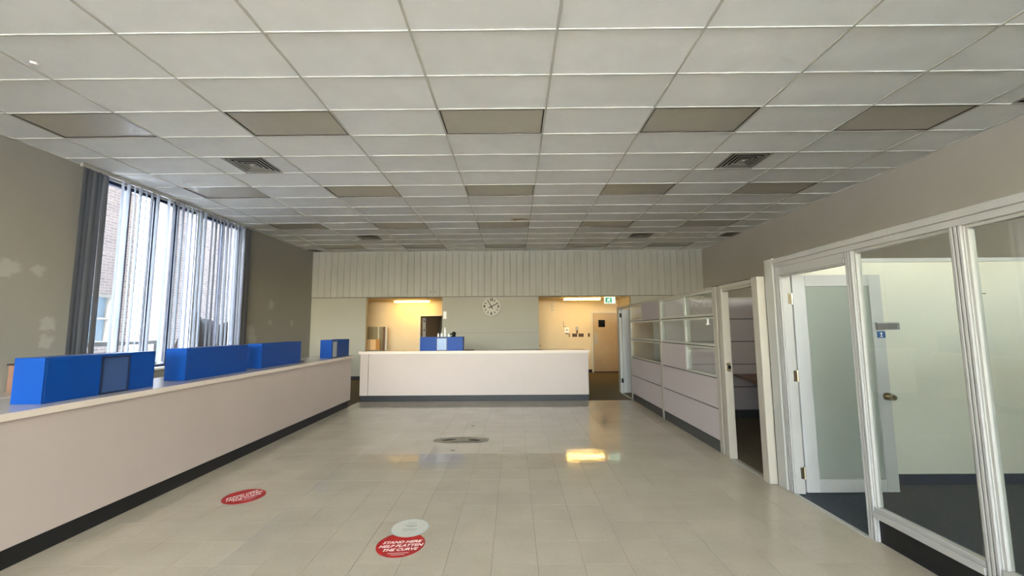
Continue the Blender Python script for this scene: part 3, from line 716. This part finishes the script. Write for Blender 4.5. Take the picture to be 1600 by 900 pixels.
# office door
d1 = struct(thing('door_1', 'white office door with frosted glass, standing open inward', 'door', (2.72, 3.985, 0)))
DX0, DX1, DY = 2.715, 3.575, 3.985
bx('stile', 'doorwhite', (DX0, DX0+.125, DY, DY+.04, .012, 2.05), d1, .003)
bx('stile', 'doorwhite', (DX1-.115, DX1, DY, DY+.04, .012, 2.05), d1, .003)
bx('top_rail', 'doorwhite', (DX0+.125, DX1-.115, DY, DY+.04, 1.94, 2.05), d1, .003)
bx('bottom_rail', 'doorwhite', (DX0+.125, DX1-.115, DY, DY+.04, .012, .13), d1, .003)
bx('frosted_pane', 'frost', (DX0+.125, DX1-.115, DY+.018, DY+.026, .13, 1.94), d1)
for z in (1.77, 1.03, .14):
    h = bx('hinge', 'steel', [(DX0-.012, DX0+.0, DY+.002, DY+.03, z, z+.1), (DX0-.05, DX0-.014, DY-.006, DY-.002, z, z+.1)], d1)
    bm = bmesh.new(); cyl(bm, (DX0-.013, DY-.004, z-.005), (DX0-.013, DY-.004, z+.105), .008, n=10); obj('hinge_pin', bm, 'steel', h)
kb = bmesh.new(); cyl(kb, (3.53, DY, .885), (3.53, DY-.05, .885), .012); k1 = obj('door_knob', kb, 'steel', d1)
bm = bmesh.new(); cyl(bm, (3.53, DY-.045, .885), (3.53, DY-.06, .885), .02, .03); cyl(bm, (3.53, DY-.06, .885), (3.53, DY-.085, .885), .03, .024); obj('knob_grip', bm, 'steel', k1)
bm = bmesh.new(); cyl(bm, (3.53, DY-.001, .885), (3.53, DY-.008, .885), .036); obj('rose', bm, 'steel', k1)
ns = thing('sign_holder', 'grey nameplate bracket sticking out from the open office door', 'sign', (3.58, 3.96, 1.5))
bx('plate', mat('plate_grey', '6f6b69', .5, .4), (3.48, 3.665, 3.955, 3.975, 1.515, 1.575), ns)
bx('bracket', 'alu', [(3.48, 3.69, 3.955, 3.983, 1.575, 1.585), (3.665, 3.672, 3.95, 3.975, 1.515, 1.575), (3.682, 3.69, 3.95, 3.975, 1.515, 1.575)], ns)
sk = thing('door_sticker', 'small blue sticker with white pictogram on the open office door', 'sticker', (3.535, 3.984, 1.47))
bx('sticker_face', mat('sticker_blue', '0d4c8c', .4, .4), (3.495, 3.572, 3.981, 3.984, 1.437, 1.498), sk)
bm = bmesh.new(); prism(bm, [(3.518, 1.485), (3.548, 1.485), (3.537, 1.47), (3.529, 1.47)], 'y', 3.9795, 3.981)
box(bm, 3.530, 3.536, 3.9795, 3.981, 1.456, 1.471); box(bm, 3.52, 3.546, 3.9795, 3.981, 1.447, 1.454); obj('pictogram', bm, 'white', sk)

# ================================================================== FLOOR STICKERS AND MARKS
def disc_sticker(name, lab, x, y, r, m, z=.0015, rim=None):
    t = thing(name, lab, 'floor sticker', (x, y, 0), 'round floor stickers')
    bm = bmesh.new(); cyl(bm, (x, y, z-.0012), (x, y, z), r, n=48); obj('disc', bm, m, t)
    if rim:
        bm = bmesh.new(); n = 48
        pts = [[(x+rr*math.cos(2*PI*i/n), y+rr*math.sin(2*PI*i/n)) for i in range(n)] for rr in (r*.995, r*.965)]
        a = [bm.verts.new((*p, z+.0003)) for p in pts[0]]; b = [bm.verts.new((*p, z+.0003)) for p in pts[1]]
        for i in range(n): bm.faces.new((a[i], a[(i+1) % n], b[(i+1) % n], b[i]))
        obj('border', bm, rim, t)
    return t
def stand_text(t, x, y, r, rot, z=.0021):
    c, s = math.cos(rot), math.sin(rot)
    for (ly, txt, sz) in ((.30, 'STAND HERE', .27), (.0, 'HELP FLATTEN', .27), (-.30, 'THE CURVE', .27)):
        dx, dy = 0, ly*r
        text('lettering', txt, sz*r, 'white', t, (x+c*dx-s*dy, y+s*dx+c*dy, z), (0, 0, rot), shear=.35, ext=.0001, bold=.006*r, xs=1.0)
    for ly, hw in ((-.56, .42), (-.68, .28)):
        bm = bmesh.new(); q = [(-hw*r, ly*r-.002), (hw*r, ly*r-.002), (hw*r, ly*r+.002), (-hw*r, ly*r+.002)]
        bm.faces.new([bm.verts.new((x+c*a-s*b, y+s*a+c*b, z)) for a, b in q]); obj('print_line', bm, 'white', t)
s1 = disc_sticker('floor_sticker', 'round red floor sticker near the left counter, text turned sideways', -2.545, 4.0, .178, 'red')
stand_text(s1, -2.545, 4.0, .17, math.radians(52))
s2 = disc_sticker('floor_sticker', 'round red stand here floor sticker partly under a white one', -.832, 3.125, .172, 'red')
stand_text(s2, -.828, 3.105, .172, math.radians(6))
s3 = disc_sticker('floor_sticker', 'round pale grey floor sticker overlapping the red one', -.825, 3.375, .148, 'clearfilm', .003, 'greyprint')
for ly, hw, th in ((.07, .035, .003), (.03, .045, .0055), (.012, .03, .003), (-.025, .06, .003), (-.045, .05, .003)):
    bx('print_line', 'greyprint', (-.825-hw, -.825+hw, 3.375+ly-th, 3.375+ly+th, .003, .0034), s3)
# worn emblem outline
em = thing('floor_emblem', 'worn dark outline of an old emblem on the floor tiles', 'floor marking', (-.76, 5.93, 0))
outl = [floor_px(u, v) for u, v in ((676.5, 690.5), (680.5, 686), (700, 684), (722, 683), (743, 683.6), (764, 685), (762.3, 690.3), (742, 692), (720, 692.8), (695, 692))]
cx = sum(p[0] for p in outl)/len(outl); cy = sum(p[1] for p in outl)/len(outl)
m_em = mat('worn_adhesive_dark', '4b463a', .7, .3, .35, 18); m_ef = mat('worn_adhesive_pale', '8d8675', .5, .4, .25, 14)
bm = bmesh.new(); n = len(outl)
inn = [(cx+(x-cx)*.965, cy+(y-cy)*.86) for x, y in outl]
a = [bm.verts.new((*p, .0012)) for p in outl]; b = [bm.verts.new((*p, .0012)) for p in inn]
for i in range(n): bm.faces.new((a[i], b[i], b[(i+1) % n], a[(i+1) % n]))
obj('outline', bm, m_em, em)
bm = bmesh.new(); bm.faces.new([bm.verts.new((*p, .0008)) for p in inn]); bmesh.ops.recalc_face_normals(bm, faces=bm.faces); obj('residue', bm, m_ef, em)
for (u, v, rx, ry, ro) in ((702, 687.3, .10, .045, .4), (741, 687.8, .09, .05, -.4), (722, 690.4, .16, .018, 0)):
    x, y = floor_px(u, v); bm = bmesh.new(); k = 16
    bm.faces.new([bm.verts.new((x+rx*math.cos(2*PI*i/k)*math.cos(ro)-ry*math.sin(2*PI*i/k)*math.sin(ro), y+rx*math.cos(2*PI*i/k)*math.sin(ro)+ry*math.sin(2*PI*i/k)*math.cos(ro), .0014)) for i in range(k)]); obj('smear', bm, m_em, em)
for i, (u, v, r) in enumerate(((739, 665.3, .03), (707, 704, .022))):
    x, y = floor_px(u, v); bm = bmesh.new(); cyl(bm, (x, y, .0002), (x, y, .0015), r, n=14)
    tag(obj('floor_spot', bm, m_em), ('small dark spot on the floor beyond the worn emblem', 'small dark spot on the floor in front of the worn emblem')[i], 'spot')

# ================================================================== CLOCK
ck = thing('wall_clock', 'round cream wall clock with black hands under the plank soffit', 'clock', (-.71, YB+.03, 2.24))
cxk, czk, yk = -.71, 2.24, YB+.03
bm = bmesh.new(); cyl(bm, (cxk, yk, czk), (cxk, yk-.035, czk), .295, n=48); obj('face', bm, 'clock', ck)
bm = bmesh.new()
n = 48
for k in range(n):
    a0, a1 = 2*PI*k/n, 2*PI*(k+1)/n
    q = []
    for (rr, yy) in ((.295, yk), (.305, yk-.02), (.3, yk-.042), (.285, yk-.036)):
        q.append([(cxk+rr*math.cos(a0), yy, czk+rr*math.sin(a0)), (cxk+rr*math.cos(a1), yy, czk+rr*math.sin(a1))])
    for (s0, s1) in zip(q[:-1], q[1:]): bm.faces.new([bm.verts.new(p) for p in (s0[0], s0[1], s1[1], s1[0])])
bmesh.ops.remove_doubles(bm, verts=bm.verts, dist=.0001); bmesh.ops.recalc_face_normals(bm, faces=bm.faces)
obj('rim', bm, 'clock', ck)
yf = yk-.037
for h in range(1, 13):
    a = math.radians(90-30*h); R0 = .218
    if h in (12, 3, 6, 9):
        text('numeral', str(h), .115, 'digit', ck, (cxk+R0*math.cos(a), yf, czk+R0*math.sin(a)), (PI/2, 0, 0), ext=.001, bold=.006)
    else:
        bm = bmesh.new(); c, s = math.cos(a), math.sin(a)
        prism(bm, [(cxk+c*r_-s*w_, czk+s*r_+c*w_) for r_, w_ in ((.18, -.011), (.245, -.011), (.245, .011), (.18, .011))], 'y', yf-.001, yf); obj('hour_mark', bm, 'digit', ck)
def hand(ang, ln, w0, w1, tail, y):
    c, s = math.cos(ang), math.sin(ang); bm = bmesh.new()
    prism(bm, [(cxk+c*r_-s*w_, czk+s*r_+c*w_) for r_, w_ in ((-tail, -w0*1.2), (-.02, -w0), (ln, -w1), (ln, w1), (-.02, w0), (-tail, w0*1.2))], 'y', y-.003, y)
    return bm
obj('minute_hand', hand(math.atan2(115, 218), .245, .014, .010, .085, yf-.008), 'digit', ck)
obj('hour_hand', hand(math.atan2(205, -122), .235, .013, .008, .08, yf-.004), 'digit', ck)
bm = bmesh.new(); cyl(bm, (cxk, yf, czk), (cxk, yf-.014, czk), .016); obj('hub', bm, 'digit', ck)

# ================================================================== HALLWAY
def hall_light(x, y, lab):
    t = thing('hallway_light', lab, 'ceiling light', (x, y, ZS-.03), 'lit hallway lights')
    bx('housing', 'white', (x-.6, x+.6, y-.12, y+.12, ZS-.055, ZS-.031), t)
    bm = bmesh.new(); prism(bm, [(y-.11, ZS-.055), (y-.085, ZS-.105), (y+.085, ZS-.105), (y+.11, ZS-.055)], 'x', x-.585, x+.585)
    obj('lens', bm, 'lamp', t)
hall_light(-3.52, 14.1, 'warm lit ceiling lamp in the left hallway opening')
hall_light(2.24, 13.45, 'warm lit ceiling lamp in the right hallway opening, near the exit sign')
# left hallway doorway
d2 = struct(thing('door_2', 'dark half-open door in the left hallway opening', 'door', ((DLX0+DLX1)/2, YH, 0)))
bx('door_frame', 'office', [(DLX0-.05, DLX0+.012, YH-.02, YH+.13, .002, DLZ+.05), (DLX1-.012, DLX1+.05, YH-.02, YH+.13, .002, DLZ+.05), (DLX0+.012, DLX1-.012, YH-.02, YH+.13, DLZ, DLZ+.05)], d2)
lf = thing('leaf_pivot', '', '', (0, 0, 0)); bpy.data.objects.remove(lf)
m_leaf = mat('brown_grey_door', '5a4c3d', .5, .4, .05, 4)
bm = bmesh.new(); box(bm, 0, .80, -.02, .02, .01, DLZ-.01, .002); leaf = obj('door_leaf', bm, m_leaf, d2, local=True, loc=Vector((DLX0+.015, YH+.05, 0))-d2.location)
leaf.rotation_euler = (0, 0, math.radians(52))
bm = bmesh.new(); box(bm, .06, .20, -.026, -.02, .9, 1.95); st_ = obj('notice_strip', bm, 'greyp', leaf, local=True)
bm = bmesh.new()
for z in (1.83, 1.52, 1.22): cyl(bm, (.13, -.026, z), (.13, -.028, z), .03, n=12)
bm2 = obj('push_bar', bm, 'seam', leaf, local=True); bm2.name = 'round_mark'
# dark room behind
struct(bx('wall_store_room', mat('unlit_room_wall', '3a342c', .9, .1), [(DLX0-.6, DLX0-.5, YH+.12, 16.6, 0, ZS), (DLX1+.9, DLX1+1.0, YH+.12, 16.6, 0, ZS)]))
# right hallway door
d3 = struct(thing('door_3', 'tan hallway door with small dark window under the exit sign', 'door', (3.2, YH, 0)))
bx('door_frame', 'office', [(2.72, 2.775, YH-.035, YH, .002, 2.13), (OR1-.035, OR1-.002, YH-.035, YH, .002, 2.13), (2.775, OR1-.035, YH-.035, YH, 2.075, 2.13)], d3)
bx('door_leaf', 'wooddoor', (2.785, OR1-.045, YH-.02, YH-.002, .035, 2.068), d3, .002)
bx('vision_pane', 'darkglass', (2.98, 3.21, YH-.024, YH-.02, 1.58, 1.83), d3)
bx('push_plate', 'alu', (2.83, 2.92, YH-.026, YH-.02, .98, 1.40), d3)
bx('threshold', 'seam', (2.775, OR1-.035, YH-.03, YH-.001, .002, .035), d3)
# exit sign
ex = thing('exit_sign', 'green and white running figure exit sign hanging at the right opening', 'sign', (3.07, 13.1, 2.46))
bx('housing', 'exitw', (2.90, 3.24, 13.08, 13.14, 2.33, 2.535), ex, .004)
bx('green_panel', 'exitg', (2.925, 3.215, 13.074, 13.08, 2.352, 2.513), ex)
bm = bmesh.new()
yy = (13.070, 13.074)
prism(bm, [(3.13, 2.36), (3.20, 2.36), (3.20, 2.505), (3.13, 2.505)], 'y', *yy)
cyl(bm, (3.055, yy[0], 2.485), (3.055, yy[1], 2.485), .014, n=12)
for P in ([(3.03, 2.47), (3.06, 2.468), (3.045, 2.415), (3.01, 2.42)], [(3.01, 2.42), (3.03, 2.418), (2.99, 2.375), (2.975, 2.385)], [(3.03, 2.42), (3.045, 2.415), (3.08, 2.39), (3.07, 2.362), (3.055, 2.366), (3.06, 2.388)], [(3.06, 2.468), (3.055, 2.455), (3.09, 2.44), (3.098, 2.45)], [(3.03, 2.47), (3.028, 2.456), (2.995, 2.45), (2.985, 2.43), (2.975, 2.436), (2.985, 2.464)]):
    prism(bm, P, 'y', *yy)
obj('running_figure', bm, 'exitw', ex)
bx('mount', 'alug', (3.05, 3.09, 13.1, 13.12, 2.535, ZS-.031), ex)
# devices on the hallway wall
def dev(name, lab, cat, parts):
    x = sum((p[1][0]+p[1][1])/2 for p in parts)/len(parts); z = min(p[1][2] for p in parts)
    t = thing(name, lab, cat, (x, YH, z))
    for (pn, (x0, x1, z0, z1), mm, dp, *y0) in parts:
        b0 = y0[0] if y0 else 0
        bx(pn, mm, (x0, x1, YH-b0-dp, YH-b0-.0005, z0, z1), t)
    return t
dev('wall_bracket', 'small metal bracket high on the hallway wall', 'bracket', [('back_plate', (1.33, 1.36, 2.17, 2.47), 'alug', .02), ('arm', (1.36, 1.43, 2.17, 2.20), 'alug', .03), ('arm', (1.36, 1.42, 2.31, 2.335), 'alug', .03), ('arm', (1.36, 1.42, 2.44, 2.465), 'alug', .03)])
dev('intercom', 'white wall box with dark button and loose wire in the hallway', 'intercom', [('housing', (1.78, 1.94, 1.38, 1.58), 'white', .04), ('button', (1.84, 1.88, 1.47, 1.51), 'black', .01, .04), ('lower_slot', (1.80, 1.92, 1.345, 1.375), 'seam', .03), ('wire', (1.745, 1.755, 1.58, 1.80), 'black', .01), ('wire', (1.755, 1.84, 1.60, 1.615), 'black', .01)])
dev('wall_clip', 'small brown clip above the row of wall plates', 'bracket', [('back_plate', (2.17, 2.27, 1.44, 1.60), 'alug', .01), ('clip', (2.19, 2.25, 1.36, 1.47), 'wood', .03, .01)])
for k, (x0, x1, nm) in enumerate(((1.93, 1.965, 'narrow'), (2.05, 2.22, 'middle'), (2.27, 2.45, 'wide'))):
    t = dev('switch_plate', '%s dark switch plate in the row beside the hallway door' % nm, 'switch', [('plate', (x0, x1, 1.24, 1.36), 'wood', .01)])
    for q in range(0 if k == 0 else 3):
        xx = x0+(x1-x0)*(q+.5)/3; bx('toggle', 'seam', (xx-.015, xx+.015, YH-.02, YH-.01, 1.26, 1.34), t)
dev('light_switch', 'single dark light switch left of the hallway door', 'switch', [('plate', (2.60, 2.67, 1.24, 1.37), 'wood', .012), ('toggle', (2.625, 2.645, 1.28, 1.32), 'seam', .012, .012)])
# thermostat at edge of left opening, outlet at the right opening
th_ = thing('wall_phone', 'white wall device beside the left hallway opening', 'thermostat', (-2.16, YB+.03, 1.87))
bx('housing', 'white', (-2.22, -2.12, YB-.005, YB+.0295, 1.87, 2.10), th_, .004)
bx('lower_lip', 'alug', (-2.215, -2.125, YB-.01, YB+.02, 1.855, 1.87), th_)
tag(bx('wall_stop', 'black', (.79, .82, YB+.01, YB+.0295, 1.0, 1.03)), 'tiny dark knob low on the cream wall edge beside the right opening', 'wall fixing')
for i, (x, z) in enumerate(((-2.62, 2.72), (-2.49, 2.72), (1.30, 2.70), (1.40, 2.70))):
    tag(bx('wall_fixing', 'seam', (x-.012, x+.012, YB-.006, YB, z-.012, z+.012)), ('left dark fixing', 'right dark fixing')[i % 2]+' on the planks above the %s opening' % ('left' if i < 2 else 'right'), 'wall fixing')
# boards and carton in the left hallway
bg_ = 'boards leaning in the left hallway'
for i, (x0, x1, y, mm, lab) in enumerate(((-5.03, -4.97, 13.75, 'wood', 'narrow brown board, leftmost of the leaning boards'), (-4.965, -4.76, 13.82, 'board', 'leftmost wide olive board leaning behind the carton'), (-4.755, -4.60, 13.84, 'board', 'second wide olive board leaning behind the carton'), (-4.595, -4.56, 13.86, 'office', 'thin pale board between olive boards'), (-4.555, -4.44, 13.88, 'board', 'rightmost olive board of the leaning stack'), (-4.435, -4.37, 13.9, 'wood', 'narrow brown board at the right of the stack'), (-4.365, -4.31, 13.92, 'office', 'pale edge board, rightmost of the leaning stack'))):
    bm = bmesh.new(); box(bm, x0, x1, y, y+.03, .003, 1.64, .002); tag(obj('leaning_board', bm, mm), lab, 'board', bg_)
ct = thing('carton', 'tan cardboard carton in front of the leaning boards', 'box', (-4.68, 13.5, 0))
bx('carton_body', 'card', (-4.87, -4.47, 13.3, 13.7, .003, 1.22), ct, .003)
bx('flap', 'card', [(-4.868, -4.674, 13.302, 13.698, 1.22, 1.226), (-4.668, -4.472, 13.302, 13.698, 1.22, 1.226)], ct)
bx('tape', 'board', (-4.68, -4.66, 13.296, 13.299, .1, 1.22), ct)
